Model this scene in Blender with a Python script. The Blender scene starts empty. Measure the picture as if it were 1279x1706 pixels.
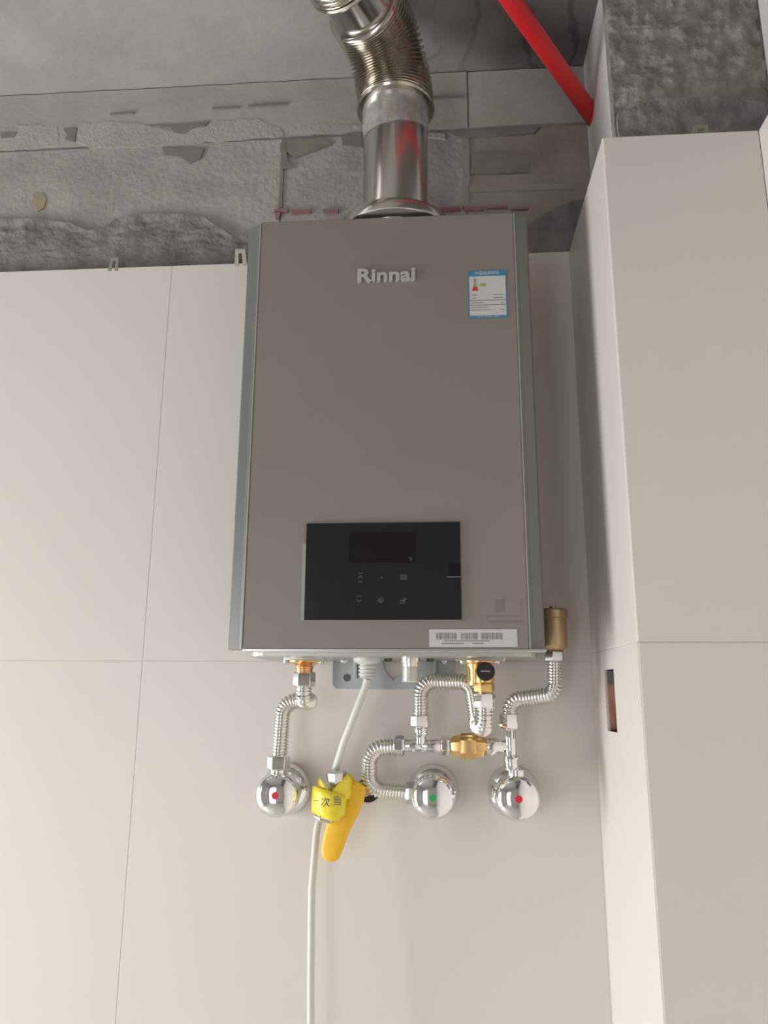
import bpy, bmesh, math, random
from mathutils import Vector, Matrix, noise
random.seed(7)
S = bpy.context.scene
COL = S.collection

# ---------------------------------------------------------------- camera
R = ((0.9973617, 0.0121060, -0.0715752), (0.0724496, -0.2276884, 0.9710350), (0.0045415, 0.9736588, 0.2279648))
CAM = Vector((0, -1.12, 1.55))
cam_d = bpy.data.cameras.new('camera'); cam = bpy.data.objects.new('camera', cam_d); COL.objects.link(cam)
cam_d.sensor_fit = 'VERTICAL'; cam_d.sensor_height = 36; cam_d.lens = 1280 / 1706 * 36; cam_d.clip_start = .01
M = Matrix.Identity(4)
for i in range(3):
    M[i][0] = R[i][0]; M[i][1] = R[i][1]; M[i][2] = -R[i][2]; M[i][3] = CAM[i]
cam.matrix_world = M
S.camera = cam

# ---------------------------------------------------------------- light
S.view_settings.view_transform = 'Standard'; S.view_settings.look = 'None'
S.view_settings.gamma = 1; S.view_settings.use_curve_mapping = False
S.view_settings.exposure = 0.0
w = bpy.data.worlds.new('world'); S.world = w; w.use_nodes = True
w.node_tree.nodes['Background'].inputs[0].default_value = (.80, .90, 1.0, 1)
w.node_tree.nodes['Background'].inputs[1].default_value = 1.0
def area(name, loc, rot, sx, sy, power, col):
    l = bpy.data.lights.new(name, 'AREA'); l.shape = 'RECTANGLE'; l.size = sx; l.size_y = sy; l.energy = power; l.color = col
    o = bpy.data.objects.new(name, l); COL.objects.link(o); o.location = loc; o.rotation_euler = rot; return o
# daylight through the balcony opening in the left wall
area('window_daylight', (-2.04, -.56, .93), (0, -math.pi / 2, 0), 1.66, .72, 46, (1.0, .99, .97))
# added fill light at an unseen opening behind the camera, softens the shadows
area('rear_fill_light', (-1.25, -3.24, 1.03), (math.pi / 2, 0, 0),   .9, 2.0, 12, (1.0, .985, .96))

ROOM_L, ROOM_F, CEIL = -2.0, -3.2, 2.606

def at(px, py, Y=0.0):
    """point of the plane y = Y seen at pixel (px, py) of the 1279 x 1706 photograph"""
    c = (px - 639.5, 853 - py, 1280.0)
    d = Vector([sum(R[i][j] * c[j] for j in range(3)) for i in range(3)])
    return CAM + d * ((Y - CAM.y) / d.y)

# ---------------------------------------------------------------- materials
def mat(name, col, rough=.5, metal=0.0, col2=None, nscale=8, bump=0.0, bscale=60, spec=.5, coat=0.0, detail=6, contrast=(.35, .65), extra=None, coords='Object', trans=0.0, alpha=1.0):
    m = bpy.data.materials.new(name); m.use_nodes = True
    nt = m.node_tree; b = nt.nodes['Principled BSDF']
    b.inputs['Base Color'].default_value = (*col, 1); b.inputs['Roughness'].default_value = rough
    b.inputs['Metallic'].default_value = metal; b.inputs['Specular IOR Level'].default_value = spec
    b.inputs['Coat Weight'].default_value = coat; b.inputs['Transmission Weight'].default_value = trans
    b.inputs['Alpha'].default_value = alpha
    tc = nt.nodes.new('ShaderNodeTexCoord')
    n = nt.nodes.new('ShaderNodeTexNoise'); n.inputs['Scale'].default_value = nscale; n.inputs['Detail'].default_value = detail
    nt.links.new(tc.outputs[coords], n.inputs['Vector'])
    r = nt.nodes.new('ShaderNodeValToRGB')
    r.color_ramp.elements[0].position, r.color_ramp.elements[1].position = contrast
    c2 = col2 or tuple(min(1, x * 1.04) for x in col)
    r.color_ramp.elements[0].color = (*col, 1); r.color_ramp.elements[1].color = (*c2, 1)
    nt.links.new(n.outputs['Fac'], r.inputs['Fac'])
    last = r.outputs['Color']
    if extra: last = extra(nt, tc, last)
    nt.links.new(last, b.inputs['Base Color'])
    if bump:
        n2 = nt.nodes.new('ShaderNodeTexNoise'); n2.inputs['Scale'].default_value = bscale; n2.inputs['Detail'].default_value = 8
        nt.links.new(tc.outputs[coords], n2.inputs['Vector'])
        bp = nt.nodes.new('ShaderNodeBump'); bp.inputs['Strength'].default_value = bump; bp.inputs['Distance'].default_value = .004
        nt.links.new(n2.outputs['Fac'], bp.inputs['Height']); nt.links.new(bp.outputs['Normal'], b.inputs['Normal'])
    return m

def mixer(nt, a, b_col, fac):
    mx = nt.nodes.new('ShaderNodeMix'); mx.data_type = 'RGBA'
    nt.links.new(a, mx.inputs[6]); mx.inputs[7].default_value = (*b_col, 1); nt.links.new(fac, mx.inputs[0]); return mx.outputs[2]

def ceiling_extra(nt, tc, last):
    # lighter slab on the left, darker and veined on the right of the flue
    sep = nt.nodes.new('ShaderNodeSeparateXYZ'); nt.links.new(tc.outputs['Object'], sep.inputs[0])
    n = nt.nodes.new('ShaderNodeTexNoise'); n.inputs['Scale'].default_value = 5; nt.links.new(tc.outputs['Object'], n.inputs['Vector'])
    ad = nt.nodes.new('ShaderNodeMath'); ad.operation = 'MULTIPLY_ADD'; ad.inputs[1].default_value = .35
    nt.links.new(n.outputs['Fac'], ad.inputs[0]); nt.links.new(sep.outputs['X'], ad.inputs[2])
    mr = nt.nodes.new('ShaderNodeMapRange'); mr.inputs[1].default_value = .10; mr.inputs[2].default_value = .26
    nt.links.new(ad.outputs[0], mr.inputs[0])
    c = mixer(nt, last, (.15, .145, .135), mr.outputs[0])
    wv = nt.nodes.new('ShaderNodeTexWave'); wv.inputs['Scale'].default_value = 4; wv.inputs['Distortion'].default_value = 9; wv.inputs['Detail'].default_value = 4; wv.inputs['Detail Scale'].default_value = 1.6
    nt.links.new(tc.outputs['Object'], wv.inputs['Vector'])
    r2 = nt.nodes.new('ShaderNodeMapRange'); r2.inputs[1].default_value = .12; r2.inputs[2].default_value = .0; r2.inputs[4].default_value = .5
    nt.links.new(wv.outputs['Fac'], r2.inputs[0])
    mu = nt.nodes.new('ShaderNodeMath'); mu.operation = 'MULTIPLY'; nt.links.new(r2.outputs[0], mu.inputs[0]); nt.links.new(mr.outputs[0], mu.inputs[1])
    return mixer(nt, c, (.03, .03, .028), mu.outputs[0])

TILE = mat('cream_tile', (.725, .682, .632), .36, col2=(.735, .692, .642), nscale=3, bump=.02, bscale=300, spec=.4)
GROUT = mat('grout', (.60, .555, .51), .9)
CEILM = mat('ceiling_concrete', (.34, .335, .318), .85, col2=(.39, .385, .368), nscale=9, bump=.5, bscale=40, extra=ceiling_extra)
BLOCK = mat('block_concrete', (.33, .314, .298), .95, col2=(.41, .393, .376), nscale=13, bump=.6, bscale=90, detail=10)
BLOCKB = mat('brown_block_concrete', (.28, .25, .21), .95, col2=(.34, .31, .265), nscale=13, bump=.5, bscale=90, detail=10)
BEAMM = mat('render_concrete', (.40, .375, .35), .9, col2=(.45, .425, .40), nscale=6, bump=.25, bscale=70)
JOINTM = mat('joint_mortar', (.27, .255, .24), .95, col2=(.32, .305, .29), nscale=30, bump=.7, bscale=120)
SMEAR = mat('mortar_smear', (.39, .375, .355), .95, col2=(.44, .425, .40), nscale=20, bump=.5, bscale=150)
RSMEAR = mat('brown_smear', (.30, .28, .25), .95, col2=(.34, .32, .285), nscale=30, bump=.5)
ADH = mat('tile_adhesive', (.17, .163, .153), .95, col2=(.27, .262, .25), nscale=26, bump=.7, bscale=160, detail=12)
DARKP = mat('dark_patch', (.205, .195, .18), .95, col2=(.24, .228, .21), nscale=40)
OLIVE = mat('olive_patch', (.21, .20, .165), .95, col2=(.25, .24, .20), nscale=40)
COLR = mat('rough_mortar', (.22, .205, .18), .95, col2=(.36, .34, .305), nscale=34, bump=1, bscale=120, detail=12)
COLS = mat('smooth_plaster', (.70, .69, .67), .9, col2=(.74, .73, .71), nscale=10, bump=.1)
RED = mat('red_pvc', (.62, .018, .022), .38, col2=(.66, .03, .03))
CHALK = mat('red_chalk', (.31, .13, .13), .95, col2=(.28, .20, .19), nscale=80)
YSPOT = mat('yellow_spot', (.40, .34, .16), .95, col2=(.30, .28, .2), nscale=90)
STEEL = mat('flue_steel', (.60, .58, .55), .20, 1.0, col2=(.63, .61, .58))
FLEX = mat('flex_aluminium', (.56, .53, .48), .17, 1.0, col2=(.54, .51, .45))
HOSE = mat('hose_steel', (.78, .77, .73), .18, 1.0)
CHROME = mat('chrome', (.80, .80, .80), .09, 1.0)
NICKEL = mat('nickel', (.62, .63, .63), .28, 1.0)
ZINC = mat('zinc_plate', (.42, .47, .48), .42, .75, col2=(.46, .50, .51), nscale=30)
BRASS = mat('brass', (.78, .50, .20), .30, 1.0, col2=(.82, .55, .25), nscale=30)
BRASSD = mat('dull_brass', (.52, .38, .22), .42, .85, col2=(.57, .42, .25), nscale=30)
COPPER = mat('copper', (.80, .42, .20), .3, 1.0)
TAUPE = mat('taupe_paint', (.262, .236, .214), .42, .15, col2=(.270, .244, .222), nscale=4, spec=.4)
TRIMM = mat('grey_side_trim', (.165, .178, .165), .4, .3, col2=(.172, .186, .172), nscale=4)
TRIML = mat('light_trim_line', (.42, .43, .41), .4, .3)
GLASS = mat('black_glass', (.012, .0145, .0155), .12, col2=(.013, .0155, .0165), coat=.0, spec=.45)
DISP = mat('display_window', (.006, .006, .006), .16, spec=.4)
ICON = mat('icon_print', (.085, .10, .10), .5)
WHITE = mat('white_label', (.56, .56, .56), .5)
PRINT = mat('grey_print', (.20, .20, .20), .6)
BLUE = mat('blue_print', (.035, .24, .36), .5)
GREEN = mat('green_print', (.30, .38, .10), .6)
REDP = mat('red_print', (.50, .05, .03), .6)
FAINT = mat('faint_film', (.248, .219, .194), .5)
FAINTD = mat('faint_print', (.20, .178, .16), .6)
BLACKP = mat('black_plastic', (.012, .012, .014), .35)
WPLAST = mat('white_plastic', (.62, .63, .60), .4)
CORD = mat('pale_cord', (.66, .66, .60), .45)
YEL = mat('yellow_handle', (.90, .52, .02), .38, col2=(.93, .56, .03))
YTAPE = mat('yellow_tape', (.88, .72, .03), .3, col2=(.92, .77, .05))
NAVY = mat('navy_print', (.05, .07, .14), .6)
DOTR = mat('red_dot', (.70, .01, .03), .4)
DOTG = mat('green_dot', (.02, .36, .10), .4)
CLIP = mat('clip_plastic', (.50, .49, .44), .5)
HOLEB = mat('brick_in_hole', (.42, .17, .125), .95, col2=(.52, .29, .22), nscale=60, bump=.6)
HOLED = mat('hole_side', (.20, .19, .19), .9)
FLOORM = mat('floor_screed', (.55, .53, .50), .9, col2=(.6, .58, .55), nscale=4, bump=.3)
WALLP = mat('wall_plaster', (.44, .425, .405), .9, col2=(.48, .46, .44), nscale=4, bump=.2)
ALU = mat('aluminium_frame', (.35, .35, .36), .4, .6)
TAPE = mat('clear_tape', (.62, .58, .58), .12, 0, alpha=.36, spec=1.0, nscale=60, col2=(.8, .8, .8), bump=.5, bscale=55)

# ---------------------------------------------------------------- mesh helpers
def link(name, me, m, parent=None, smooth=False):
    o = bpy.data.objects.new(name, me); COL.objects.link(o)
    if m is not None: me.materials.append(m)
    if smooth:
        for p in me.polygons: p.use_smooth = True
    if parent is not None:
        o.parent = parent; o.matrix_parent_inverse = Matrix.Translation(-parent.location)
    return o
def raw(name, vs, fs, m, parent=None, smooth=False):
    me = bpy.data.meshes.new(name); me.from_pydata([tuple(v) for v in vs], [], fs); me.update()
    return link(name, me, m, parent, smooth)
def fin(name, bm, m, parent=None, smooth=False, ang=None):
    bmesh.ops.recalc_face_normals(bm, faces=bm.faces)
    me = bpy.data.meshes.new(name); bm.to_mesh(me); bm.free()
    o = link(name, me, m, parent, smooth or ang is not None)
    if ang is not None: me.set_sharp_from_angle(angle=math.radians(ang))
    return o
def bm_box(bm, a, b, bev=0, seg=2):
    a = Vector(a); b = Vector(b); c = (a + b) / 2; s = [max(1e-5, abs(b[i] - a[i])) for i in range(3)]
    r = bmesh.ops.create_cube(bm, size=1, matrix=Matrix.Translation(c) @ Matrix.Diagonal((*s, 1)))
    if bev:
        es = list({e for v in r['verts'] for e in v.link_edges})
        bmesh.ops.bevel(bm, geom=es, offset=bev, segments=seg, affect='EDGES', profile=.5)
def box(name, a, b, m, parent=None, bev=0, seg=2):
    bm = bmesh.new(); bm_box(bm, a, b, bev, seg); return fin(name, bm, m, parent)
def frame_of(d):
    d = d.normalized(); u = Vector((0, 0, 1)) if abs(d.z) < .9 else Vector((0, 1, 0))
    x = u.cross(d).normalized(); return x, d.cross(x)
def bm_lathe(bm, org, axis, prof, seg=32, rot=0.0, cap=True):
    """prof: list of (distance along the axis, radius)"""
    org = Vector(org); d = Vector(axis).normalized(); x, y = frame_of(d); rings = []
    for t, r in prof:
        if r <= 1e-6: rings.append([bm.verts.new(org + d * t)])
        else: rings.append([bm.verts.new(org + d * t + (x * math.cos(2 * math.pi * (k + rot) / seg) + y * math.sin(2 * math.pi * (k + rot) / seg)) * r) for k in range(seg)])
    for A, B in zip(rings, rings[1:]):
        for k in range(seg):
            q = (k + 1) % seg
            if len(A) == 1 and len(B) == 1: continue
            if len(A) == 1: bm.faces.new((A[0], B[q], B[k]))
            elif len(B) == 1: bm.faces.new((A[k], A[q], B[0]))
            else: bm.faces.new((A[k], A[q], B[q], B[k]))
    if cap:
        for Rg in (rings[0], rings[-1]):
            if len(Rg) > 2: bm.faces.new(Rg)
def lathe(name, org, axis, prof, m, parent=None, seg=32, rot=0.0, ang=40, cap=True):
    bm = bmesh.new(); bm_lathe(bm, org, axis, prof, seg, rot, cap); return fin(name, bm, m, parent, ang=ang)
def hexnut(name, a, b, r, m, parent=None, rot=.5):
    a = Vector(a); b = Vector(b); L = (b - a).length; c = r * .12
    bm = bmesh.new(); bm_lathe(bm, a, b - a, [(0, r - c), (c, r), (L - c, r), (L, r - c)], 6, rot)
    es = [e for e in bm.edges]
    bmesh.ops.bevel(bm, geom=es, offset=.0005, segments=1, affect='EDGES')
    return fin(name, bm, m, parent, ang=25)
def fillet(pts, rad, step=.0012):
    pts = [Vector(p) for p in pts]; out = [pts[0]]
    if not isinstance(rad, (list, tuple)): rad = [rad] * (len(pts) - 2)
    for i in range(1, len(pts) - 1):
        p, q, n = pts[i - 1], pts[i], pts[i + 1]; a = (p - q); b = (n - q)
        th = a.angle(b); t = min(rad[i - 1] / math.tan(th / 2), a.length * (.98 if i == 1 else .49), b.length * (.98 if i == len(pts) - 2 else .49))
        A = q + a.normalized() * t; B = q + b.normalized() * t
        rr = t * math.tan(th / 2)
        cdir = (a.normalized() + b.normalized())
        if cdir.length < 1e-6: continue
        C = q + cdir.normalized() * (rr / math.sin(th / 2))
        va = A - C; vb = B - C; an = va.angle(vb)
        for k in range(61):
            s = k / 60
            out.append(C + (va * math.sin((1 - s) * an) + vb * math.sin(s * an)) / math.sin(an))
    out.append(pts[-1])
    res = [out[0]]; carry = 0.0                                  # even resampling
    for p, q in zip(out, out[1:]):
        L = (q - p).length
        if L < 1e-9: continue
        t = step - carry
        while t <= L:
            res.append(p + (q - p) * (t / L)); t += step
        carry = L - (t - step)
    if (res[-1] - out[-1]).length > step * .3: res.append(out[-1])
    return res
def bm_sweep(bm, path, radf, seg=16):
    d0 = (path[1] - path[0]).normalized(); x, y = frame_of(d0); rings = []
    for i, p in enumerate(path):
        d = (path[min(i + 1, len(path) - 1)] - path[max(i - 1, 0)]).normalized()
        x = (x - d * x.dot(d)).normalized(); y = d.cross(x); r = radf(i)
        rings.append([bm.verts.new(p + (x * math.cos(2 * math.pi * k / seg) + y * math.sin(2 * math.pi * k / seg)) * r) for k in range(seg)])
    for A, B in zip(rings, rings[1:]):
        for k in range(seg):
            q = (k + 1) % seg; bm.faces.new((A[k], A[q], B[q], B[k]))
    bm.faces.new(rings[0]); bm.faces.new(rings[-1])
def sweep(name, path, radf, m, parent=None, seg=16):
    if not callable(radf): r0 = radf; radf = lambda i: r0
    bm = bmesh.new(); bm_sweep(bm, path, radf, seg); return fin(name, bm, m, parent, ang=60)
def corr(name, pts, rad, r0, amp, pitch, m, parent=None, seg=18):
    p = fillet(pts, rad, pitch / 6)
    return sweep(name, p, lambda i: r0 + amp * max(-1, min(1, 1.5 * math.cos(2 * math.pi * i / 6))), m, parent, seg)
def tag(o, label=None, cat=None, group=None, kind=None):
    if label: o['label'] = label
    if cat: o['category'] = cat
    if group: o['group'] = group
    if kind: o['kind'] = kind
    return o
def thing(name, loc, label, cat, group=None):
    o = bpy.data.objects.new(name, None); o.empty_display_size = .02; COL.objects.link(o); o.location = loc
    return tag(o, label, cat, group)
def struct(o): o['kind'] = 'structure'; return o
def text(name, s, loc, size, depth, m, parent, bold=0.0, xs=1.0, align='CENTER'):
    """flat lettering facing -y, standing at loc"""
    cu = bpy.data.curves.new(name, 'FONT'); cu.body = s; cu.size = size; cu.extrude = depth; cu.offset = bold; cu.align_x = align; cu.align_y = 'CENTER'
    cu.resolution_u = 4
    t = bpy.data.objects.new('tmp', cu); COL.objects.link(t)
    dg = bpy.context.evaluated_depsgraph_get(); me = bpy.data.meshes.new_from_object(t.evaluated_get(dg)); bpy.data.objects.remove(t)
    me.transform(Matrix.Translation(loc) @ Matrix.Rotation(math.pi / 2, 4, 'X') @ Matrix.Diagonal((xs, 1, 1, 1)))
    me.materials.clear()
    return link(name, me, m, parent)
def ragged(pts, amp, n=5, seed=0.0):
    out = []
    for i, p in enumerate(pts):
        q = pts[(i + 1) % len(pts)]
        for k in range(n):
            t = k / n; v = Vector(p).lerp(Vector(q), t)
            o = noise.noise_vector(Vector((v.x * 60 + seed, v.y * 60, seed))) * amp
            out.append(Vector((v.x + o.x, v.y + o.y)))
    return out
def patch(name, pts, y0, y1, m, parent, amp=.003, n=5, seed=1.0):
    """flat irregular slab on the back wall: outline in (x, z), from depth y0 to its face y1"""
    o2 = ragged([Vector(p) for p in pts], amp, n, seed); bm = bmesh.new()
    f = bm.faces.new([bm.verts.new((p.x, y1, p.y)) for p in o2])
    r = bmesh.ops.extrude_face_region(bm, geom=[f]); bmesh.ops.translate(bm, verts=[v for v in r['geom'] if isinstance(v, bmesh.types.BMVert)], vec=(0, y0 - y1, 0))
    bmesh.ops.triangulate(bm, faces=[f for f in bm.faces if len(f.verts) > 4])
    return fin(name, bm, m, parent)
def xz(px, py, Y=.018): p = at(px, py, Y); return (p.x, p.z)
def relief(name, x0, x1, z0, z1, y, amp, sc, m, parent, res=.004, top=None, base=.03, seed=0, stretch=(1, 1), prof=None, edge=.004):
    """rough slab facing -y; top(x) optionally trims the upper outline"""
    nx = max(2, int((x1 - x0) / res)); nz = max(2, int((z1 - z0) / res)); vs = []; fs = []
    for j in range(nz + 1):
        for i in range(nx + 1):
            x = x0 + (x1 - x0) * i / nx; zt = top(x) if top else z1; z = z0 + (zt - z0) * j / nz
            v = Vector((x * sc * stretch[0] + seed, z * sc * stretch[1], seed * .7))
            h = noise.fractal(v, .8, 2.1, 4) * amp
            e = min((zt - z), x - x0 + .02, x1 - x + .02) / .012
            h += (1 - min(1, max(0, e))) * edge
            vs.append((x, y - h, z))
    for j in range(nz):
        for i in range(nx):
            a = j * (nx + 1) + i; fs.append((a, a + 1, a + nx + 2, a + nx + 1))
    nb = len(vs); loop = [i for i in range(nx + 1)] + [(j) * (nx + 1) + nx for j in range(1, nz + 1)] + [nz * (nx + 1) + i for i in range(nx - 1, -1, -1)] + [j * (nx + 1) for j in range(nz - 1, 0, -1)]
    for k in loop: vs.append((vs[k][0], y + base, vs[k][2]))
    L = len(loop)
    for k in range(L): q = (k + 1) % L; fs.append((loop[q], loop[k], nb + k, nb + q))
    o = raw(name, vs, fs, m, parent, True); o.data.set_sharp_from_angle(angle=math.radians(55)); return o

# ================================================================ SETTING
struct(box('floor', (ROOM_L - .2, ROOM_F - .2, -.15), (.8, .3, 0), FLOORM))
ceiling = struct(box('ceiling', (ROOM_L - .2, ROOM_F - .2, CEIL), (.8, .3, CEIL + .15), CEILM))
bm = bmesh.new()
bm_box(bm, (ROOM_L - .2, ROOM_F - .15, 0), (-1.7, ROOM_F, CEIL)); bm_box(bm, (-.8, ROOM_F - .15, 0), (.8, ROOM_F, CEIL)); bm_box(bm, (-1.7, ROOM_F - .15, 2.05), (-.8, ROOM_F, CEIL))
wf = struct(fin('wall_front', bm, WALLP))
# left wall with the balcony opening
bm = bmesh.new()
bm_box(bm, (ROOM_L - .15, ROOM_F, 0), (ROOM_L, -.95, CEIL)); bm_box(bm, (ROOM_L - .15, -.2, 0), (ROOM_L, .3, CEIL))
bm_box(bm, (ROOM_L - .15, -.95, 2.05), (ROOM_L, -.2, CEIL)); bm_box(bm, (ROOM_L - .15, -.95, 0), (ROOM_L, -.2, .1))
struct(fin('wall_left', bm, WALLP))
bm = bmesh.new()
for a, b in (((-.95, .1), (-.92, 2.05)), ((-.23, .1), (-.2, 2.05)), ((-.95, .1), (-.2, .13)), ((-.95, 2.02), (-.2, 2.05))):
    bm_box(bm, (ROOM_L - .03, a[0], a[1]), (ROOM_L - .005, b[0], b[1]))
struct(fin('window_1', bm, ALU))

# back wall: core, blocks, render, adhesive, tiles
wb = struct(box('wall_back', (ROOM_L - .2, .045, 0), (.8, .25, CEIL), JOINTM))
XL = ROOM_L
def block(x0, x1, z0, z1, m=BLOCK, dy=0.0, s=0, nm='concrete_block'):
    return relief(nm, x0 + .0015, x1 - .0015, z0 + .0015, z1 - .0015, .020 + dy, .0012, 22, m, wb, res=.012, base=.03, seed=s, edge=.0012)
zc = 2.487
xs = [-2.0, -1.5, -.90, -.263, .052, .262]
for i, (a, b) in enumerate(zip(xs, xs[1:])):
    block(a, b, 2.245, zc, BLOCKB if a > 0 else BLOCK, -.0004 * (i % 3), i)
xs2 = [-2.0, -1.1, .058, .262]
for i, (a, b) in enumerate(zip(xs2, xs2[1:])):
    block(a, b, zc + .004, CEIL - .001, BEAMM, -.0012 - .0006 * (i % 2), 20 + i, 'upper_block')
box('joint_mortar', (XL, .0212, 0), (.262, .045, CEIL - .0005), JOINTM, wb)
# mortar smears along the bed joint and in the vertical joints
patch('mortar_smear', [xz(*p) for p in ((-160, 222), (0, 214), (60, 208), (95, 212), (100, 240), (60, 248), (0, 250), (-160, 262))], .022, .0172, SMEAR, wb, .006, 6, 1)
patch('mortar_smear', [xz(*p) for p in ((128, 238), (132, 206), (190, 203), (250, 210), (290, 222), (345, 210), (360, 202), (420, 200), (468, 212), (474, 228), (400, 232), (330, 240), (240, 246), (150, 246))], .022, .0170, SMEAR, wb, .006, 5, 3)
patch('mortar_smear', [xz(*p) for p in ((478, 226), (480, 208), (540, 206), (600, 208), (660, 214), (740, 224), (742, 232), (600, 216), (566, 218), (520, 226))], .022, .0172, SMEAR, wb, .003, 5, 5)
patch('mortar_smear', [xz(*p) for p in ((770, 232), (780, 232), (782, 300), (780, 345), (770, 345), (772, 300))], .022, .0172, RSMEAR, wb, .002, 6, 7)
patch('mortar_smear', [xz(*p) for p in ((780, 312), (850, 309), (950, 306), (955, 316), (860, 318), (782, 320))], .022, .0174, RSMEAR, wb, .002, 6, 9)
# dark spots where the render is missing
for k, (pts, m_) in enumerate((
    (((240, 208), (300, 206), (350, 201), (340, 210), (322, 212), (308, 222), (290, 221), (285, 213)), DARKP),
    (((105, 214), (128, 213), (124, 236), (108, 232), (112, 224)), DARKP),
    (((0, 221), (28, 220), (22, 228), (2, 230)), DARKP),
    (((268, 246), (340, 246), (334, 264), (316, 272), (300, 262), (276, 258)), OLIVE),
    (((472, 236), (500, 232), (540, 230), (552, 240), (520, 252), (492, 262), (478, 254)), OLIVE),
    (((568, 226), (602, 219), (604, 244), (570, 243)), DARKP),
    (((182, 189), (222, 186), (222, 189), (184, 191)), DARKP),
    (((412, 175), (476, 171), (478, 174), (414, 178)), DARKP),
    (((352, 180), (398, 177), (398, 179), (354, 182)), DARKP),
    (((466, 240), (474, 232), (480, 270), (490, 278), (470, 280)), DARKP),
    (((786, 256), (840, 254), (880, 262), (882, 288), (784, 290)), OLIVE),
    (((745, 222), (830, 216), (900, 212), (890, 222), (770, 230)), DARKP))):
    patch('bare_patch', [xz(*p, .016) for p in pts], .022, .0160 - .0001 * k, m_, wb, .0012, 4, 11 + k)
patch('joint_line', [xz(*p) for p in ((467, 270), (472, 270), (470, 346), (464, 346))], .022, .0170, OLIVE, wb, .001, 4, 40)
patch('joint_line', [xz(*p) for p in ((715, 163), (772, 162), (772, 165), (715, 167))], .022, .0150, DARKP, wb, .001, 4, 41)
patch('paint_spot', [xz(*p) for p in ((56, 322), (70, 320), (78, 330), (74, 346), (64, 352), (54, 340))], .022, .0172, YSPOT, wb, .003, 4, 42)
for k, q in enumerate(((456, 345, 478, 352), (484, 346, 516, 353), (538, 345, 562, 352), (733, 342, 766, 349), (773, 340, 806, 348), (812, 339, 846, 345), (852, 342, 880, 347))):
    x0, y0, x1, y1 = q
    patch('chalk_mark', [xz(*p, .012) for p in ((x0, y0 + 1), (x1, y0), (x1, y1 - 1), (x0, y1))], .022, .0150, CHALK, wb, .0018, 4, 50 + k)
patch('chalk_mark', [xz(*p, .012) for p in ((457, 350), (466, 350), (463, 362), (458, 362))], .022, .0150, CHALK, wb, .0018, 4, 60)
# trowelled tile adhesive with a lobed upper outline
prof = [(-900, 362), (-300, 366), (-120, 372), (0, 364), (60, 364), (110, 370), (150, 384), (168, 382), (196, 362), (240, 357), (300, 356), (335, 360), (362, 376), (385, 392), (410, 388), (440, 398), (600, 392), (880, 372), (930, 345), (955, 335), (985, 330)]
prof = [xz(a, b, .012) for a, b in prof]
def lobed(x):
    if x <= prof[0][0]: return prof[0][1]
    for p, q in zip(prof, prof[1:]):
        if x <= q[0]:
            t = (x - p[0]) / (q[0] - p[0]); t = t * t * (3 - 2 * t) * .5 + t * .5; return p[1] + (q[1] - p[1]) * t
    return prof[-1][1]
relief('tile_adhesive', -1.5, .258, 2.16, 2.4, .0155, .0028, 40, ADH, wb, res=.0035, top=lobed, base=.025, seed=4, stretch=(1, 2.2))
# tiles
TZ, TJ = 2.237, 1.593
def tile(parent, a, b, bev=.0003): return box('tile', a, b, TILE, parent, bev, 2)
g = .0004
box('grout', (XL, .0004, .0), (.216, .02, TZ - .006), GROUT, wb)
cols = [(-2.0, -1.937), (-1.937, -1.187), (-1.187, -.437), (-.437, .216)]
for a, b in cols:
    tile(wb, (a + g, 0, TJ + g), (b - g, .012, TZ)); tile(wb, (a + g, 0, .093 + g), (b - g, .012, TJ - g)); tile(wb, (a + g, 0, .0), (b - g, .012, .093 - g))

# corner column
wc = struct(box('wall_column', (.258, -.170, 0), (.60, .045, CEIL), COLS))
relief('rough_mortar', .252, .4635, 2.1, CEIL - .001, -.176, .006, 40, COLR, wc, res=.003, base=.02, seed=9, stretch=(1, .8))
def arc(x): return 2.352 - ((x - .35) / .1) ** 2 * .018
relief('adhesive_bed', .254, .4635, 2.1, 2.36, -.186, .0038, 45, ADH, wc, res=.0035, top=arc, base=.02, seed=12)
CX, CY, CJ = .212, -.261, 1.604
HY0, HY1, HZ0, HZ1 = -.135, -.079, 1.503, 1.579
bm = bmesh.new()   # mortar core behind the side tiles, leaving the socket recess open
for a, b in (((CX + .011, CY + .012, 0), (.258, -.001, HZ0)), ((CX + .011, CY + .012, HZ1), (.258, -.001, TZ - .008)), ((CX + .011, CY + .012, HZ0), (.258, HY0, HZ1)), ((CX + .011, HY1, HZ0), (.258, -.001, HZ1))):
    bm_box(bm, a, b)
bm_box(bm, (.25, CY + .012, 0), (.4635, -.17, TZ - .01))
fin('mortar_core', bm, HOLED, wc)
tile(wc, (CX, CY + .0005, CJ + g), (CX + .01, -.0005, TZ), .0015)
def side_frame():
    bm = bmesh.new(); ys = [CY + .0005, HY0, HY1, -.0005]; zs = [.093 + g, HZ0, HZ1, CJ - g]; V = {}
    for i, y in enumerate(ys):
        for j, z in enumerate(zs):
            for k, x in enumerate((CX, CX + .003)): V[i, j, k] = bm.verts.new((x, y, z))
    for i in range(3):
        for j in range(3):
            if (i, j) == (1, 1): continue
            for k in (0, 1): bm.faces.new([V[i, j, k], V[i + 1, j, k], V[i + 1, j + 1, k], V[i, j + 1, k]])
    for i in range(3):
        for j in (0, 3): bm.faces.new([V[i, j, 0], V[i + 1, j, 0], V[i + 1, j, 1], V[i, j, 1]]); bm.faces.new([V[j, i, 0], V[j, i + 1, 0], V[j, i + 1, 1], V[j, i, 1]])
    for a, b in (((1, 1), (2, 1)), ((2, 1), (2, 2)), ((2, 2), (1, 2)), ((1, 2), (1, 1))): bm.faces.new([V[(*a, 0)], V[(*b, 0)], V[(*b, 1)], V[(*a, 1)]])
    return fin('tile', bm, TILE, wc)
side_frame()
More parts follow.
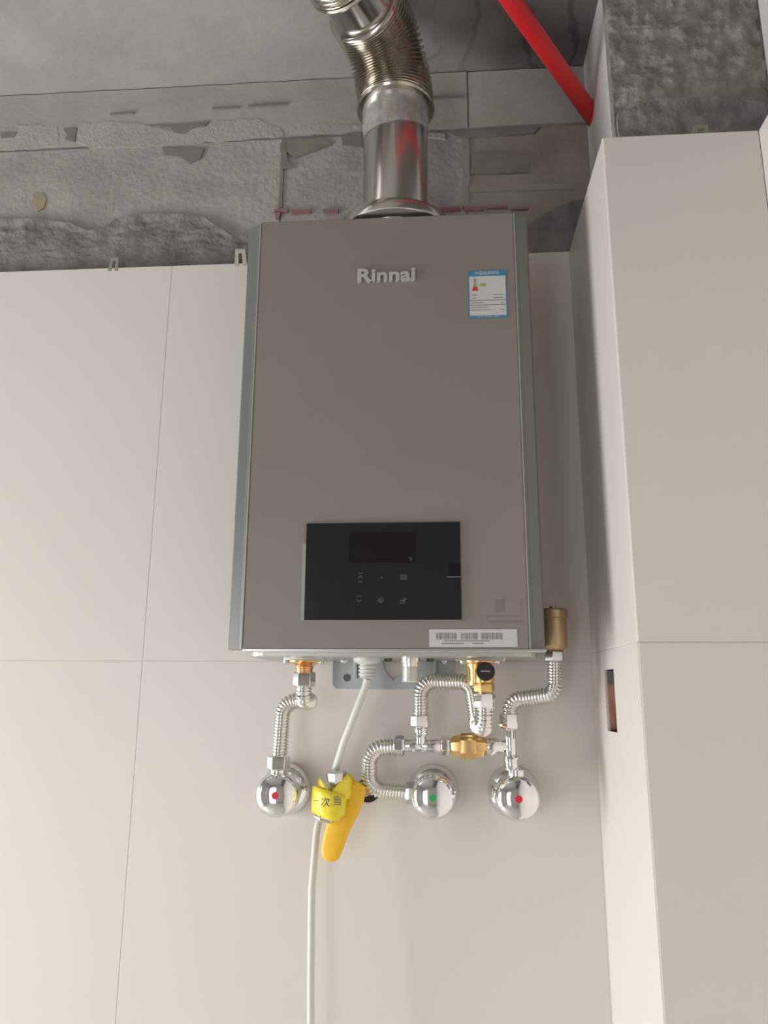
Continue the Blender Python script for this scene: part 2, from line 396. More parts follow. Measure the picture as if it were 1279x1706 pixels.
box('socket_recess', (.2545, HY0 + .001, HZ0 + .001), (.2585, HY1 - .001, HZ1 - .001), HOLEB, wc)
box('grout', (CX + .0005, CY + .002, CJ - .006), (CX + .009, -.001, CJ + .006), GROUT, wc)
box('socket_recess', (CX + .0032, HY1 - .002, HZ0 + .0006), (.2545, HY1 - .0004, HZ1 - .018), HOLEB, wc)
box('socket_recess', (CX + .0032, HY1 - .002, HZ1 - .018), (.2545, HY1 - .0004, HZ1 - .0006), HOLED, wc)
tile(wc, (CX + .0003, CY, CJ + g), (.4045, CY + .01, TZ), .0015)
tile(wc, (CX + .0003, CY, .093 + g), (.4045, CY + .01, CJ - g), .0015)
# right wall
BX = .464
wr = struct(box('wall_right', (BX, ROOM_F, 0), (BX + .2, -.18, CEIL), COLS))
box('grout', (CX + .0012, CY + .0007, .093), (.404, CY + .009, TZ - .004), GROUT, wc)
box('mortar_core', (.416, ROOM_F, 0), (BX, CY + .012, TZ - .01), GROUT, wr)
y = CY + .0095
for L in (.75, .75, .75, .688):
    tile(wr, (.405, y - L + g, CJ + g), (.416, y - g, TZ)); tile(wr, (.405, y - L + g, .0), (.416, y - g, CJ - g)); y -= L

# ================================================================ TILE CLIPS
def clip(p, h, w_, label, lean=.0, m=CLIP):
    x, y_, z = p
    o = thing('tile_clip', (x, y_, z), label, 'tile clip', 'tile levelling clips')
    bm = bmesh.new()
    for s in (-1, 1):
        vs = [(x + s * w_ / 2, z - .006), (x + s * w_ * .16, z - .006), (x + s * w_ * .14 + lean, z + h * .72), (x + s * w_ / 2 * .8 + lean, z + h)]
        f = bm.faces.new([bm.verts.new((a, y_, b)) for a, b in vs])
        r = bmesh.ops.extrude_face_region(bm, geom=[f]); bmesh.ops.translate(bm, verts=[v for v in r['geom'] if isinstance(v, bmesh.types.BMVert)], vec=(0, .0015, 0))
    fin('prong', bm, m, o)
    box('bridge', (x - w_ / 2 * .8 + lean, y_ - .0006, z + h * .72), (x + w_ / 2 * .8 + lean, y_ + .002, z + h), m, o, .0004, 1)
c1 = at(190, 447, .004); c2 = at(402, 444, .004); c3 = at(1158, 207, CY + .02)
CLIPG = mat('grey_clip_plastic', (.27, .265, .25), .6)
clip((c1.x, -.0005, 2.2375), .019, .017, 'grey levelling clip on the tile edge left of the heater, far from it', .002, CLIPG)
clip((c2.x, -.0005, 2.2375), .026, .021, 'pale levelling clip on the tile edge close beside the heater top left corner', -.002)
clip((c3.x, CY + .012, 2.2375), .020, .024, 'yellowish levelling clip on top of the right tiled column', .003, mat('yellow_clip_plastic', (.30, .28, .19), .6))

# ================================================================ WATER HEATER
FY, HX0, HX1, HZB, HZT = -.170, -.246, .107, 1.601, 2.197
h = thing('water_heater', (-.07, 0, HZB), 'taupe grey wall-hung gas water heater with black control panel', 'water heater')
box('case', (-.262, -.145, HZB + .003), (.122, -.012, HZT - .004), TRIMM, h, .004)
bm = bmesh.new()  # front cover: flat face with softly folded edges
bm_box(bm, (HX0, FY, HZB), (HX1, -.146, HZT), .0022, 3)
fin('front_panel', bm, TAUPE, h)
def trim(x_in, x_out):
    bm = bmesh.new(); s = 1 if x_out > x_in else -1
    pr = [(x_in + s * .0004, FY + .0012), (x_in + s * .004, FY + .0035), (x_in + s * .006, FY + .0055), (x_out - s * .002, -.1585), (x_out, -.155), (x_out, -.138), (x_in + s * .0004, -.138)]
    A = [bm.verts.new((x, y, HZB)) for x, y in pr]; B = [bm.verts.new((x, y, HZT - .002)) for x, y in pr]
    for k in range(len(pr)): q = (k + 1) % len(pr); bm.faces.new((A[k], A[q], B[q], B[k]))
    bm.faces.new(A); bm.faces.new(B); return fin('side_trim', bm, TRIMM, h)
trim(HX0, -.267); trim(HX1, .1275)
box('edge_bead', (HX0 - .0014, FY - .0004, HZB + .001), (HX0 + .0002, FY + .0016, HZT - .002), TRIML, h)
box('edge_bead', (HX1 - .0002, FY - .0002, HZB + .001), (HX1 + .0012, FY + .0016, HZT - .002), TRIML, h)
box('bottom_lip', (HX0 + .001, FY - .0006, HZB - .0035), (.127, -.150, HZB + .0005), NICKEL, h, .0008, 1)
# bottom plate with rounded ends
bm = bmesh.new(); pl = []
for cx_, cy_, a0 in ((-.215, -.125, 180), (.09, -.125, 270), (.09, -.04, 0), (-.215, -.04, 90)):
    for k in range(7): a = math.radians(a0 + k * 15); pl.append((cx_ + .03 * math.cos(a), cy_ + .03 * math.sin(a)))
A = [bm.verts.new((x, y, HZB - .008)) for x, y in pl]; B = [bm.verts.new((x, y, HZB + .004)) for x, y in pl]
for k in range(len(pl)): q = (k + 1) % len(pl); bm.faces.new((A[k], A[q], B[q], B[k]))
bm.faces.new(A); bm.faces.new(B); fin('bottom_plate', bm, mat('base_plate_metal', (.50, .51, .48), .35, .7), h)
# logo
text('logo', 'Rinnai', (-.0685, FY - .0022, 2.1045), .0262, .0020, mat('logo_silver', (.62, .60, .57), .3, .55), h, .0009, 1.26)
# control panel
PX0, PX1, PZ0, PZ1, PY = -.1685, .0258, 1.636, 1.7585, -.1735
cp = box('control_panel', (PX0, PY, PZ0), (PX1, FY + .001, PZ1), GLASS, h, .0005, 1)
tag(cp, 'black glass control panel')
box('side_strip', (PX0 - .0045, FY - .0012, PZ0), (PX0, FY + .001, PZ1 - .026), mat('strip_grey', (.36, .37, .35), .4, .3), cp)
box('lower_edge', (PX0 - .004, PY + .0002, PZ0 - .0014), (PX1, FY, PZ0), mat('edge_taupe', (.30, .28, .26), .4, .3), cp)
box('display', (-.1135, PY - .0004, 1.7075), (-.0300, PY, 1.7455), DISP, cp)
box('hatch', (.0110, PY - .0004, 1.6895), (.0255, PY, 1.7062), DISP, cp)
box('hatch_line', (.0085, PY - .0005, 1.6883), (.0255, PY, 1.6892), PRINT, cp)
def strokes(name, cx_, cz_, segs, parent, m, Y=PY, t=.0009):
    bm = bmesh.new()
    for x0, z0, x1, z1 in segs:
        a = Vector((cx_ + x0 * .001, 0, cz_ + z0 * .001)); b = Vector((cx_ + x1 * .001, 0, cz_ + z1 * .001)); d = (b - a); L = d.length; d.normalize(); nn = Vector((-d.z, 0, d.x)) * t / 2
        q = [bm.verts.new((v.x, Y - .0004, v.z)) for v in (a - nn, b - nn, b + nn, a + nn)]
        f = bm.faces.new(q); r = bmesh.ops.extrude_face_region(bm, geom=[f]); bmesh.ops.translate(bm, verts=[v for v in r['geom'] if isinstance(v, bmesh.types.BMVert)], vec=(0, .0004, 0))
    return fin(name, bm, m, parent)
up = [(-3, -1, 0, 2), (0, 2, 3, -1), (-3, 5, 3, 5), (-3, -5, 3, -5)]
dot = [(-1.5, 0, 1.5, 0), (-1, 1.2, 1, 1.2)]
menu = [(-3.5, 3, 3.5, 3), (-3.5, 1.2, 3.5, 1.2), (-3.5, -.6, 3.5, -.6), (-3.5, -2.4, 3.5, -2.4), (-3.5, -2.4, -3.5, 3), (3.5, -2.4, 3.5, 3)]
down = [(-3, 1, 0, -2), (0, -2, 3, 1), (-3, 5, 3, 5)]
power = [(-3 * math.cos(math.radians(a)), 3 * math.sin(math.radians(a)), -3 * math.cos(math.radians(a + 45)), 3 * math.sin(math.radians(a + 45))) for a in range(0, 360, 45)] + [(-1.5, .5, 1.5, .5), (-1.5, -1, 1.5, -1)]
tap = [(-3.5, -3.5, 2, -3.5), (-3, -.5, 2, -.5), (-3.5, -3.5, -3, -.5), (2, -3.5, 2.5, 0), (0, 1, 4, 3.5), (2.5, 0, 4.5, 2)]
for (px, py), sg in zip(((600, 962), (635, 963), (672, 962), (598, 1000), (634, 1000), (671, 1000)), (up, dot, menu, down, power, tap)):
    p = at(px, py, PY); strokes('button_icon', p.x, p.z, sg, cp, ICON)
strokes('button_icon', -.0365, 1.7125, [(-2, 1, 0, 1), (0, 1, 2, -1), (-1, -2, 2, -2)], cp, ICON, PY - .0004)
# energy label
LY = FY - .0005
el = box('energy_label', (.0437, LY, 2.0385), (.0938, FY + .0005, 2.1080), WHITE, h); tag(el, 'white energy label with blue borders')
box('header_band', (.0432, LY - .0004, 2.1000), (.0942, LY, 2.1083), BLUE, el)
box('footer_band', (.0432, LY - .0004, 2.0380), (.0942, LY, 2.0413), BLUE, el)
box('border', (.0432, LY - .0002, 2.0380), (.0443, LY, 2.1083), BLUE, el)
box('border', (.0931, LY - .0002, 2.0380), (.0942, LY, 2.1083), BLUE, el)
text('header_text', '中国能效标识', (.0687, LY - .0005, 2.1040), .0058, .0001, WHITE, el, 0, .95)
text('footer_text', 'CHINA ENERGY LABEL', (.0687, LY - .0005, 2.0396), .0022, .0001, WHITE, el, 0, 1.3)
bm = bmesh.new()
for k, (w2, z2) in enumerate(((.0030, 2.0945), (.0034, 2.0915))): bm_box(bm, (.0520 - w2 / 2, LY - .0003, z2), (.0520 + w2 / 2, LY, z2 + .0022))
fin('scale_bar', bm, PRINT, el)
box('scale_bar', (.0500, LY - .0003, 2.0850), (.0540, LY, 2.0900), GREEN, el)
patch('scale_bar', [(.0478, 2.0785), (.0562, 2.0785), (.0548, 2.0845), (.0495, 2.0845)], LY, LY - .0003, REDP, el, .0, 1)
patch('arrow', [(.0578, 2.0868), (.0600, 2.0895), (.0665, 2.0895), (.0665, 2.0845), (.0600, 2.0845)], LY, LY - .0003, GREEN, el, .0, 1)
bm = bmesh.new()
for x0, x1, z in ((.047, .055, 2.0715), (.047, .053, 2.0672), (.076, .090, 2.0715), (.0765, .090, 2.0672), (.0446, .0930, 2.0635), (.046, .064, 2.0600), (.086, .091, 2.0595), (.045, .092, 2.0565), (.046, .069, 2.0530), (.046, .073, 2.0494), (.084, .091, 2.0494)):
    bm_box(bm, (x0, LY - .0002, z), (x1, LY, z + .0009))
fin('print_lines', bm, PRINT, el)
# barcode label
bl = box('barcode_label', (-.0140, LY, 1.6035), (.0925, FY + .0005, 1.6248), WHITE, h); tag(bl, 'white barcode label on the lower right edge')
bm = bmesh.new(); x = -.0055
while x < .0745:
    w2 = random.choice((.0005, .0008, .0012))
    if not (.020 < x < .0235 or .044 < x < .048): bm_box(bm, (x, LY - .0002, 1.6125), (x + w2, LY, 1.6205))
    x += w2 + random.choice((.0006, .0008, .0011))
fin('barcode', bm, PRINT, bl)
bm = bmesh.new()
for x0, x1, z in ((.004, .060, 1.6102), (.001, .028, 1.6070), (.038, .052, 1.6072)): bm_box(bm, (x0, LY - .0002, z), (x1, LY, z + .0011))
fin('print_lines', bm, PRINT, bl)
# faint film sticker (its code square is left plain)
fl = box('film_sticker', (.0505, LY + .0002, 1.6285), (.0985, FY + .0005, 1.6605), FAINT, h); tag(fl, 'nearly transparent film sticker with faint grey print')
bm = bmesh.new()
for x0, x1, z, t in ((.067, .078, 1.6460, .0145), (.056, .0975, 1.6395, .0016), (.060, .0975, 1.6325, .0026)): bm_box(bm, (x0, LY - .0001, z), (x1, LY + .0002, z + t))
fin('faint_print', bm, FAINTD, fl)
# outlet flanges and stubs under the case
ZB = HZB - .008
def flange(cx_, cy_, wd, brass_w):
    f = box('flange_plate', (cx_ - wd / 2, cy_ - .016, ZB - .0035), (cx_ + wd / 2, cy_ + .016, ZB + .001), CHROME, h, .0012)
    lathe('brass_flange', (cx_, cy_, ZB - .0035), (0, 0, -1), [(0, brass_w), (.002, brass_w), (.0045, brass_w * .6), (.007, .0115)], BRASS, h)
    for s in (-1, 1): lathe('screw', (cx_ + s * (brass_w - .001), cy_ - .012, ZB - .0035), (0, 0, -1), [(0, .0042), (.003, .0042), (.0042, .003), (.0042, 0)], NICKEL, h, 12)
flange(-.180, -.09, .054, .024)
flange(.050, -.095, .064, .023)
lathe('copper_stub', (-.181, -.09, ZB - .006), (0, 0, -1), [(0, .0115), (.005, .0115), (.0055, .0125), (.007, .0125), (.0075, .0112), (.020, .0112)], COPPER, h)
# threaded gas inlet
prof_t = [(0, .013), (.006, .013), (.0065, .0115), (.012, .0115)] + [(.012 + i * .0008, .0118 if i % 2 else .0108) for i in range(24)] + [(.0315, .0105), (.0315, .008), (.012, .008)]
lathe('gas_inlet', (-.040, -.09, ZB + .001), (0, 0, -1), prof_t, mat('inlet_zinc', (.80, .79, .77), .3, .8), h, cap=False)
for dx in (-.030, .026):
    lathe('screw', (-.040 + dx, -.085, ZB), (0, 0, -1), [(0, .005), (.003, .005), (.004, .0035), (.004, 0)], mat('dark_screw', (.12, .11, .10), .5, .8), h, 12)
# ribbed cable grommet
gp = [(0, .0185), (.005, .0185), (.006, .016), (.009, .0115)] + [(.009 + i * .0012, .0118 if (i // 2) % 2 else .0100) for i in range(15)] + [(.0272, .006)]
lathe('cable_grommet', (-.097, -.09, ZB + .001), (0, 0, -1), gp, WPLAST, h)

# mounting bracket behind the pipes
br = thing('mounting_bracket', (-.068, 0, 1.58), 'grey zinc mounting plate on the tiles under the heater', 'bracket')
bm = bmesh.new()
out = [(-.155, 1.604), (-.155, 1.560), (-.150, 1.554), (-.055, 1.5535), (-.035, 1.556), (.012, 1.569), (.018, 1.573), (.018, 1.604), (-.045, 1.604), (-.045, 1.586), (-.056, 1.577), (-.068, 1.566), (-.078, 1.576), (-.083, 1.590), (-.083, 1.604)]
f = bm.faces.new([bm.verts.new((x, -.004, z)) for x, z in out])
r = bmesh.ops.extrude_face_region(bm, geom=[f]); bmesh.ops.translate(bm, verts=[v for v in r['geom'] if isinstance(v, bmesh.types.BMVert)], vec=(0, .004, 0))
bmesh.ops.triangulate(bm, faces=[f for f in bm.faces if len(f.verts) > 4])
fin('plate', bm, ZINC, br)
box('tab', (-.1235, -.018, 1.5685), (-.1185, -.004, 1.600), ZINC, br, .0008)
box('tab', (-.0105, -.018, 1.570), (-.0065, -.004, 1.600), ZINC, br, .0008)
for x_, z_ in ((-.138, 1.595), (.004, 1.594)): lathe('screw', (x_, -.004, z_), (0, -1, 0), [(0, .005), (.002, .005), (.0035, .003), (.0035, 0)], CHROME, br, 16)
lathe('hole_plug', (-.134, -.004, 1.5695), (0, -1, 0), [(0, .0055), (.0006, .0055), (.0006, 0)], mat('plug_dark', (.10, .11, .11), .6), br, 16)

# ================================================================ FLUE
fx, fy = -.060, -.0975
f = thing('flue_pipe', (fx, fy, HZT), 'shiny steel flue pipe with corrugated elbow rising from the heater', 'flue pipe')
lathe('flange_ring', (fx, fy, HZT + .0004), (0, 0, 1), [(0, .050), (0, .066), (.003, .068), (.0045, .083), (.006, .085), (.020, .085), (.023, .083), (.024, .078), (.021, .055), (.021, .0497)], STEEL, f, 64, cap=False)
lathe('straight_pipe', (fx, fy, HZT), (0, 0, 1), [(0, .0495), (.25, .0495), (.252, .047)], STEEL, f, 64)
bm = bmesh.new(); prev = []
nseg, nh = 64, 14
for j in range(nh + 1):
    ring = []
    for k in range(nseg):
        a = 2 * math.pi * k / nseg
        zz = 2.380 + .064 * j / nh + (1 - j / nh) * .010 * math.sin(a * 1.0 + .6)
        wr_ = noise.noise(Vector((math.cos(a) * 3.5, math.sin(a) * 3.5, zz * 45))) * .0022
        ring.append(bm.verts.new((fx + (.0508 + abs(wr_)) * math.cos(a), fy + (.0508 + abs(wr_)) * math.sin(a), zz)))
    if prev:
        for k in range(nseg): q = (k + 1) % nseg; bm.faces.new((prev[k], prev[q], ring[q], ring[k]))
    prev = ring
tag(fin('clear_tape', bm, TAPE, f, True), 'wrinkled clear tape wrapped round the pipe')
D = Vector((-.40, -.9165, 0))
p0 = Vector((fx, fy, 2.432)); p1 = Vector((fx, fy, 2.535)); p2 = p1 + D * .101
corr('corrugated_elbow', [p0, p1, p2], .100, .0560, .0034, .0078, FLEX, f, 56)
lathe('collar_bead', p0 - Vector((0, 0, .004)), (0, 0, 1), [(0, .0525), (.001, .0585), (.004, .0605), (.0075, .0585), (.009, .054)], FLEX, f, 56)
lathe('collar_bead', p2 - D * .002, D, [(0, .054), (.001, .0585), (.004, .0600), (.007, .0575), (.0085, .0505)], FLEX, f, 56)
p3 = p2 + D * .056
lathe('upper_pipe', p2, D, [(0, .0495), (.057, .0495)], STEEL, f, 64)
lathe('collar_bead', p3 - D * .004, D, [(0, .0515), (.002, .0575), (.005, .0590), (.008, .0575)], FLEX, f, 56)
p4 = p3 + D * .10; p5 = p4 + Vector((-.12, 0, 0))
corr('corrugated_bend', [p3, p4, p5], .09, .0550, .0034, .0078, FLEX, f, 48)
lathe('long_pipe', p5, (-1, 0, 0), [(0, .0495), (abs(ROOM_L - p5.x), .0495)], STEEL, f, 48)
bm = bmesh.new(); bm_box(bm, (p5.x - .62, p5.y - .052, p5.z - .053), (p5.x - .60, p5.y + .052, CEIL - .001), 0); fin('pipe_strap', bm, NICKEL, f)

# red conduit
a = Vector((.272, .006, 2.478)); dr = Vector((-.575, -.818, .055))
rc = thing('red_conduit', a, 'bright red plastic conduit slanting under the ceiling from the column corner', 'conduit')
b_ = a + dr * .45
sweep('tube', fillet([a, b_, b_ + Vector((-.05, -.07, .05)), b_ + Vector((-.06, -.08, CEIL - b_.z + .002))]  , .05, .006), .0135, RED, rc, 24)

# ================================================================ HOSES, VALVES
HR, HA, HP = .0104, .0010, .0040
def nut(name, c, axis, r, L, m=CHROME, parent=None, rot=.5):
    c = Vector(c); d = Vector(axis).normalized(); return hexnut(name, c - d * L / 2, c + d * L / 2, r, m, parent, rot)

# hot hose
t = thing('hot_water_hose', (-.181, -.09, 1.447), 'corrugated steel hose from the left heater outlet down to the left wall valve', 'hose')
corr('hose', [(-.181, -.09, 1.565), (-.181, -.09, 1.538), (-.176, -.058, 1.537), (-.214, -.056, 1.5375), (-.217, -.060, 1.46)], [.011, .010, .019], HR, HA, HP, HOSE, t)
nut('hex_nut', (-.1805, -.09, 1.5655), (0, 0, 1), .0150, .0195, CHROME, t, .15)
nut('hex_nut', (-.217, -.060, 1.4575), (0, 0, 1), .0155, .019, CHROME, t, .15)

def angle_valve(x, z, label, dot_m, port, dot_label):
    v = thing('angle_valve', (x, 0, z), label, 'valve', 'chrome angle valves on the wall')
    lathe('escutcheon', (x, 0, z), (0, -1, 0), [(0, .0345), (.002, .0352), (.008, .0340), (.015, .0300), (.021, .0235), (.0245, .016), (.026, .0115)], CHROME, v, 48)
    lathe('valve_body', (x, -.02, z), (0, -1, 0), [(0, .011), (.012, .011), (.013, .0135), (.034, .0135), (.036, .011), (.045, .011)], CHROME, v)
    hd = lathe('handle', (x, -.052, z), (0, -1, 0), [(0, .012), (.001, .0262), (.004, .0290), (.012, .0288), (.018, .0262), (.0225, .0195), (.0248, .010), (.0254, 0)], CHROME, v, 48)
    d = lathe('colour_dot', (x, -.052 - .0248, z), (0, -1, 0), [(0, .0048), (.0012, .0045), (.0014, 0)], dot_m, hd, 20)
    tag(d, dot_label)
    if port == 'up': lathe('port', (x, -.060, z), (0, 0, 1), [(0, .009), (.026, .009), (.027, .0105), (.034, .0105)], CHROME, v)
    else: lathe('port', (x, -.045, z), (-1, 0, 0), [(0, .009), (.024, .009)], CHROME, v)
    return v
angle_valve(-.217, 1.418, 'chrome wall valve with a red dot, leftmost of the three valves', DOTR, 'up', 'red dot')
angle_valve(-.0125, 1.418, 'chrome wall valve with a green dot, fed from its left side', DOTG, 'left', 'green dot')
angle_valve(.0965, 1.418, 'chrome wall valve with a red dot, nearest the tiled column', DOTR, 'up', 'red dot')

# cold inlet valve (brass, black knob)
t = thing('inlet_valve', (.046, -.095, ZB - .007), 'brass inlet valve with a round black knob under the heater right side', 'valve')
lathe('upper_body', (.046, -.095, ZB - .004), (0, 0, -1), [(0, .0135), (.006, .0135), (.010, .0120), (.030, .0120), (.031, .010)], BRASS, t)
box('cast_block', (.033, -.104, 1.562), (.050, -.086, 1.584), BRASS, t, .003)
lathe('lower_body', (.0545, -.112, 1.582), (0, 0, -1), [(0, .010), (.004, .0125), (.020, .0125), (.0205, .0118)], BRASS, t)
nut('brass_nut', (.0545, -.112, 1.5555), (0, 0, 1), .0135, .012, BRASS, t, .15)
k_ = lathe('knob', (.0555, -.120, 1.5755), (0, -1, 0), [(0, .008), (.004, .0112), (.012, .0118), (.0135, .0108), (.0138, 0)], BLACKP, t, 24); tag(k_, 'black plastic knob')
box('knob_slot', (.0495, -.1342, 1.5750), (.0610, -.1335, 1.5765), BRASSD, k_)

t = thing('cold_water_hose', (.0545, -.11, 1.50), 'corrugated steel hose looping from the brass inlet valve over to the pipe tee', 'hose')
corr('hose', [(.0545, -.112, 1.545), (.0545, -.112, 1.506), (.047, -.066, 1.506), (.040, -.058, 1.5635), (-.0275, -.058, 1.5640), (-.0275, -.060, 1.512)], [.016, .016, .016, .019], HR, HA, HP, HOSE, t)
nut('hex_nut', (.0545, -.112, 1.5395), (0, 0, 1), .0142, .0195, CHROME, t, .15)
nut('hex_nut', (-.0275, -.060, 1.5125), (0, 0, 1), .0140, .0165, CHROME, t, .15)

# tee 1
def cyl(name, a, b, r, m, parent, r2=None, seg=24):
    a = Vector(a); b = Vector(b); L = (b - a).length; r2 = r2 or r
    return lathe(name, a, b - a, [(0, r * .94), (.0008, r), (L - .0008, r2), (L, r2 * .94)], m, parent, seg)
ZT = 1.481
t = thing('pipe_tee', (-.0285, -.060, ZT), 'chrome tee under the looping hose, left of the brass check valve', 'pipe fitting')
cyl('run', (-.049, -.060, ZT), (-.0285, -.060, ZT), .0085, CHROME, t, .0068); cyl('run', (-.0285, -.060, ZT), (-.002, -.060, ZT), .0068, CHROME, t, .0088)
cyl('branch', (-.0285, -.060, ZT), (-.0275, -.060, 1.497), .0075, CHROME, t); cyl('branch', (-.0275, -.060, 1.495), (-.0275, -.060, 1.505), .0092, CHROME, t)
nut('hex_nut', (.0045, -.060, ZT), (1, 0, 0), .0125, .012, CHROME, t, .35)
# check valve
t = thing('check_valve', (.035, -.060, ZT), 'fat hexagonal brass check valve between the two chrome tees', 'valve')
bm = bmesh.new(); bm_lathe(bm, (.0115, -.060, ZT), (1, 0, 0), [(0, .0105), (.003, .0135), (.010, .0150), (.036, .0150), (.043, .0135), (.047, .0105)], 8, .5); fin('body', bm, BRASS, t, ang=20)
nut('hex_nut', (.0345, -.060, ZT), (1, 0, 0), .0165, .022, BRASS, t, .5)
# tee 2
X2 = .0895
t = thing('pipe_tee', (X2, -.060, ZT), 'chrome tee right of the brass check valve, above the right wall valve', 'pipe fitting')
lathe('tapered_arm', (.0585, -.060, ZT), (1, 0, 0), [(0, .0105), (.004, .0118), (.012, .0105), (.026, .0065), (.031, .0065)], CHROME, t)
cyl('stem', (X2, -.060, ZT - .012), (X2, -.060, ZT + .022), .0078, CHROME, t)
cyl('stem', (X2 + .0005, -.060, 1.452), (X2, -.060, 1.470), .0095, CHROME, t); cyl('stem', (X2 + .001, -.060, 1.4635), (X2, -.060, 1.4675), .0112, CHROME, t)
cyl('stem', (X2 + .006, -.060, 1.440), (X2 + .001, -.060, 1.456), .0085, CHROME, t)
# right hose
t = thing('air_vent_hose', (X2, -.060, 1.50), 'corrugated steel hose bending from the right tee up to the brass air vent', 'hose')
corr('hose', [(X2, -.060, 1.512), (X2, -.060, 1.5395), (.1505, -.058, 1.5475), (.1525, -.058, 1.600)], [.017, .016], HR * .97, HA, HP, HOSE, t)
nut('hex_nut', (X2, -.060, 1.5130), (0, 0, 1), .0140, .020, CHROME, t, .15)
nut('hex_nut', (.1525, -.058, 1.5975), (0, 0, 1), .0135, .014, NICKEL, t, .15)
t = thing('air_vent', (.1525, -.058, 1.605), 'brass air vent canister standing beside the heater lower right corner', 'valve')
lathe('canister', (.1525, -.058, 1.6045), (0, 0, 1), [(0, .010), (.002, .0135), (.005, .0168), (.007, .0175), (.044, .0178)], BRASSD, t, 40)
lathe('cap', (.1525, -.058, 1.6475), (0, 0, 1), [(0, .0178), (.001, .0198), (.011, .0198), (.013, .0180), (.0132, .004), (.017, .004), (.017, 0)], BRASSD, t, 40)
# left loop
t = thing('loop_hose', (-.047, -.06, 1.421), 'short C-shaped corrugated hose from the left tee to the green-dotted valve', 'hose')
corr('hose', [(-.055, -.060, ZT - .001), (-.0965, -.060, 1.4775), (-.0965, -.050, 1.4245), (-.036, -.045, 1.4195)], [.022, .020], HR, HA, HP, HOSE, t)
nut('hex_nut', (-.0565, -.060, ZT), (1, 0, 0), .0138, .0150, CHROME, t, .35)
nut('hex_nut', (-.0415, -.0455, 1.4200), (1, 0, 0), .0145, .0150, NICKEL, t, .5)

# ================================================================ GAS VALVE
t = thing('gas_valve', (-.140, -.06, 1.42), 'nickel gas valve with orange yellow handle hanging down and yellow tag tape', 'valve')
gx, gy = -.1395, -.062
lathe('wall_hole', (-.103, 0, 1.4175), (0, -1, 0), [(0, .0165), (.0008, .0165), (.0008, .0)], mat('hole_dark', (.03, .022, .018), .9), t, 24)
sweep('brass_elbow', fillet([(-.104, -.001, 1.419), (-.104, -.030, 1.421), (-.112, -.045, 1.425), (-.128, -.052, 1.426)], .012, .002), .0088, BRASSD, t, 18)
cyl('side_arm', (-.108, -.047, 1.4205), (-.132, -.055, 1.4215), .0080, NICKEL, t)
lathe('valve_body', (gx, gy, 1.388), (.07, 0, 1), [(0, .009), (.012, .011), (.020, .0135), (.036, .0135), (.046, .010), (.056, .009)], NICKEL, t)
lathe('inlet_nozzle', (gx + .001, gy - .004, 1.423), (-.02, -.05, 1), [(0, .005), (.006, .008), (.014, .0125), (.024, .0140), (.0265, .0125), (.027, .006)], NICKEL, t, 8, ang=25)
nut('hex_nut', (-.1525, -.066, 1.391), (.25, 0, 1), .0145, .0095, CHROME, t, .2)
# handle: tapered rounded lever
bm = bmesh.new(); sec = [(-.108, 1.432, .0090), (-.115, 1.418, .0140), (-.125, 1.400, .0165), (-.134, 1.382, .0160), (-.1395, 1.366, .0150), (-.1435, 1.352, .0140), (-.1450, 1.343, .0115), (-.1457, 1.3385, .0060)]
prev = None; cen = [Vector((x, 0, z)) for x, z, _ in sec]
for i, (x, z, w2) in enumerate(sec):
    d = (cen[min(i + 1, len(cen) - 1)] - cen[max(i - 1, 0)]).normalized(); nx = Vector((-d.z, 0, d.x))
    ring = []
    for k in range(16):
        a_ = 2 * math.pi * k / 16; e = lambda v: math.copysign(abs(v) ** .7, v)
        ring.append(bm.verts.new(Vector((x, -.054 - .010 * min(1, i / 3), z)) + nx * (w2 * e(math.cos(a_))) + Vector((0, 1, 0)) * (.006 * e(math.sin(a_)) * (1 if i < 6 else .7))))
    if prev:
        for k in range(16): q = (k + 1) % 16; bm.faces.new((prev[k], prev[q], ring[q], ring[k]))
    else: bm.faces.new(ring)
    prev = ring
bm.faces.new(prev); tag(fin('handle', bm, YEL, t, ang=60), 'orange yellow plastic handle')
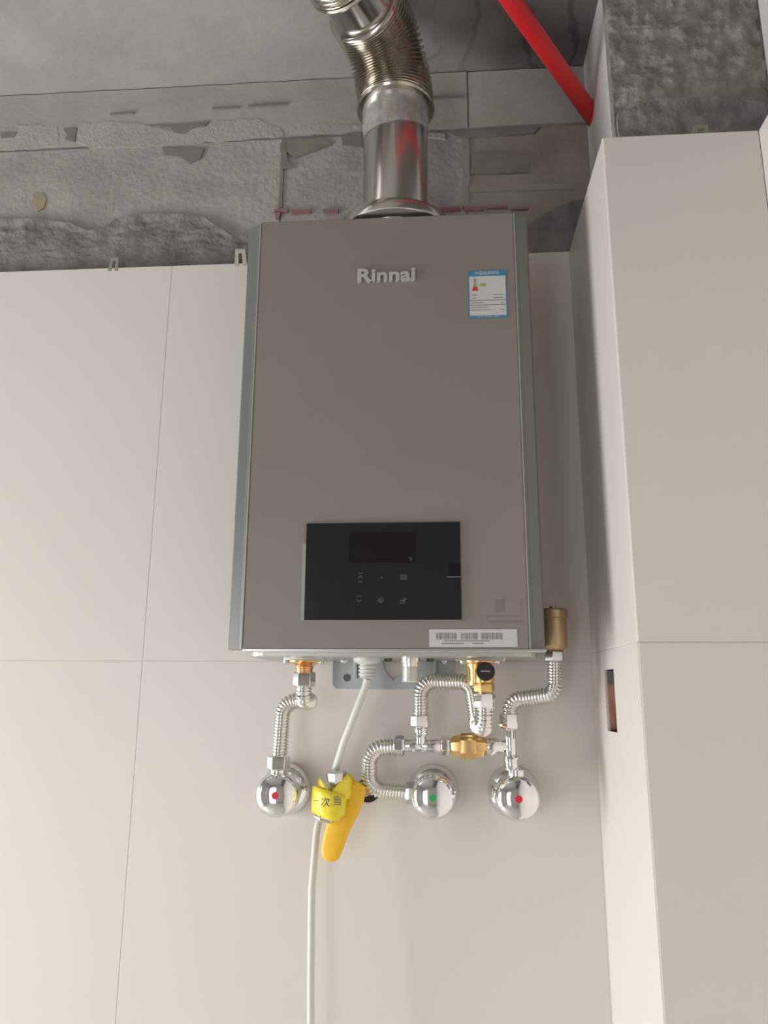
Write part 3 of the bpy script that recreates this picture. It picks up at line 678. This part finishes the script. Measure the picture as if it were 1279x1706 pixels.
# tape: folded band round the valve with a free flag on the left
def sheet(name, edges, m, parent, thick=.0004, n=14):
    """edges: rows of (top point, bottom point)"""
    vs = []; fs = []
    for a, b in edges:
        for k in range(5): vs.append(Vector(a).lerp(Vector(b), k / 4))
    for i in range(len(edges) - 1):
        for k in range(4): q = i * 5 + k; fs.append((q, q + 1, q + 6, q + 5))
    o = raw(name, vs, fs, m, parent, True); md = o.modifiers.new('thick', 'SOLIDIFY'); md.thickness = thick; md.offset = 0; return o
tp = sheet('tag_tape', [((-.1705, -.066, 1.4290), (-.1705, -.066, 1.3975)), ((-.1640, -.074, 1.4295), (-.1635, -.074, 1.3955)), ((-.1560, -.080, 1.4280), (-.1550, -.080, 1.3925)), ((-.1460, -.083, 1.4255), (-.1450, -.083, 1.3900)), ((-.1360, -.082, 1.4225), (-.1370, -.081, 1.3880)), ((-.1270, -.077, 1.4200), (-.1280, -.076, 1.3930)), ((-.1230, -.068, 1.4180), (-.1240, -.067, 1.3960))], YTAPE, t)
tag(tp, 'bright yellow tape with dark print')
sheet('tag_tape', [((-.1640, -.058, 1.4400), (-.1640, -.066, 1.4150)), ((-.1590, -.070, 1.4385), (-.1560, -.077, 1.4150)), ((-.1530, -.076, 1.4330), (-.1480, -.079, 1.4150)), ((-.1440, -.078, 1.4230), (-.1400, -.080, 1.4120)), ((-.1330, -.077, 1.4360), (-.1300, -.077, 1.4150)), ((-.1230, -.070, 1.4470), (-.1210, -.070, 1.4140)), ((-.1160, -.058, 1.4400), (-.1180, -.060, 1.4160))], YTAPE, t)
text('print', '一', (-.1620, -.0775, 1.4120), .0090, .0001, NAVY, tp); text('print', '次', (-.1500, -.0838, 1.4110), .0125, .0001, NAVY, tp); text('print', '当', (-.1345, -.0835, 1.4130), .0125, .0001, NAVY, tp)

# power cord
t = thing('power_cord', (-.097, -.09, 0), 'pale round cord hanging from the heater grommet past the gas valve', 'cord')
pts = [(-.097, -.09, 1.566), (-.100, -.089, 1.555), (-.114, -.084, 1.520), (-.129, -.074, 1.485), (-.1425, -.060, 1.446), (-.158, -.040, 1.405), (-.1665, -.045, 1.372), (-.170, -.052, 1.30), (-.168, -.055, 1.20), (-.164, -.056, 1.05), (-.165, -.056, .30), (-.18, -.07, .02), (-.30, -.20, .006), (-.50, -.24, .006)]
sweep('cable', fillet(pts, .08, .004), .0047, CORD, t, 14)
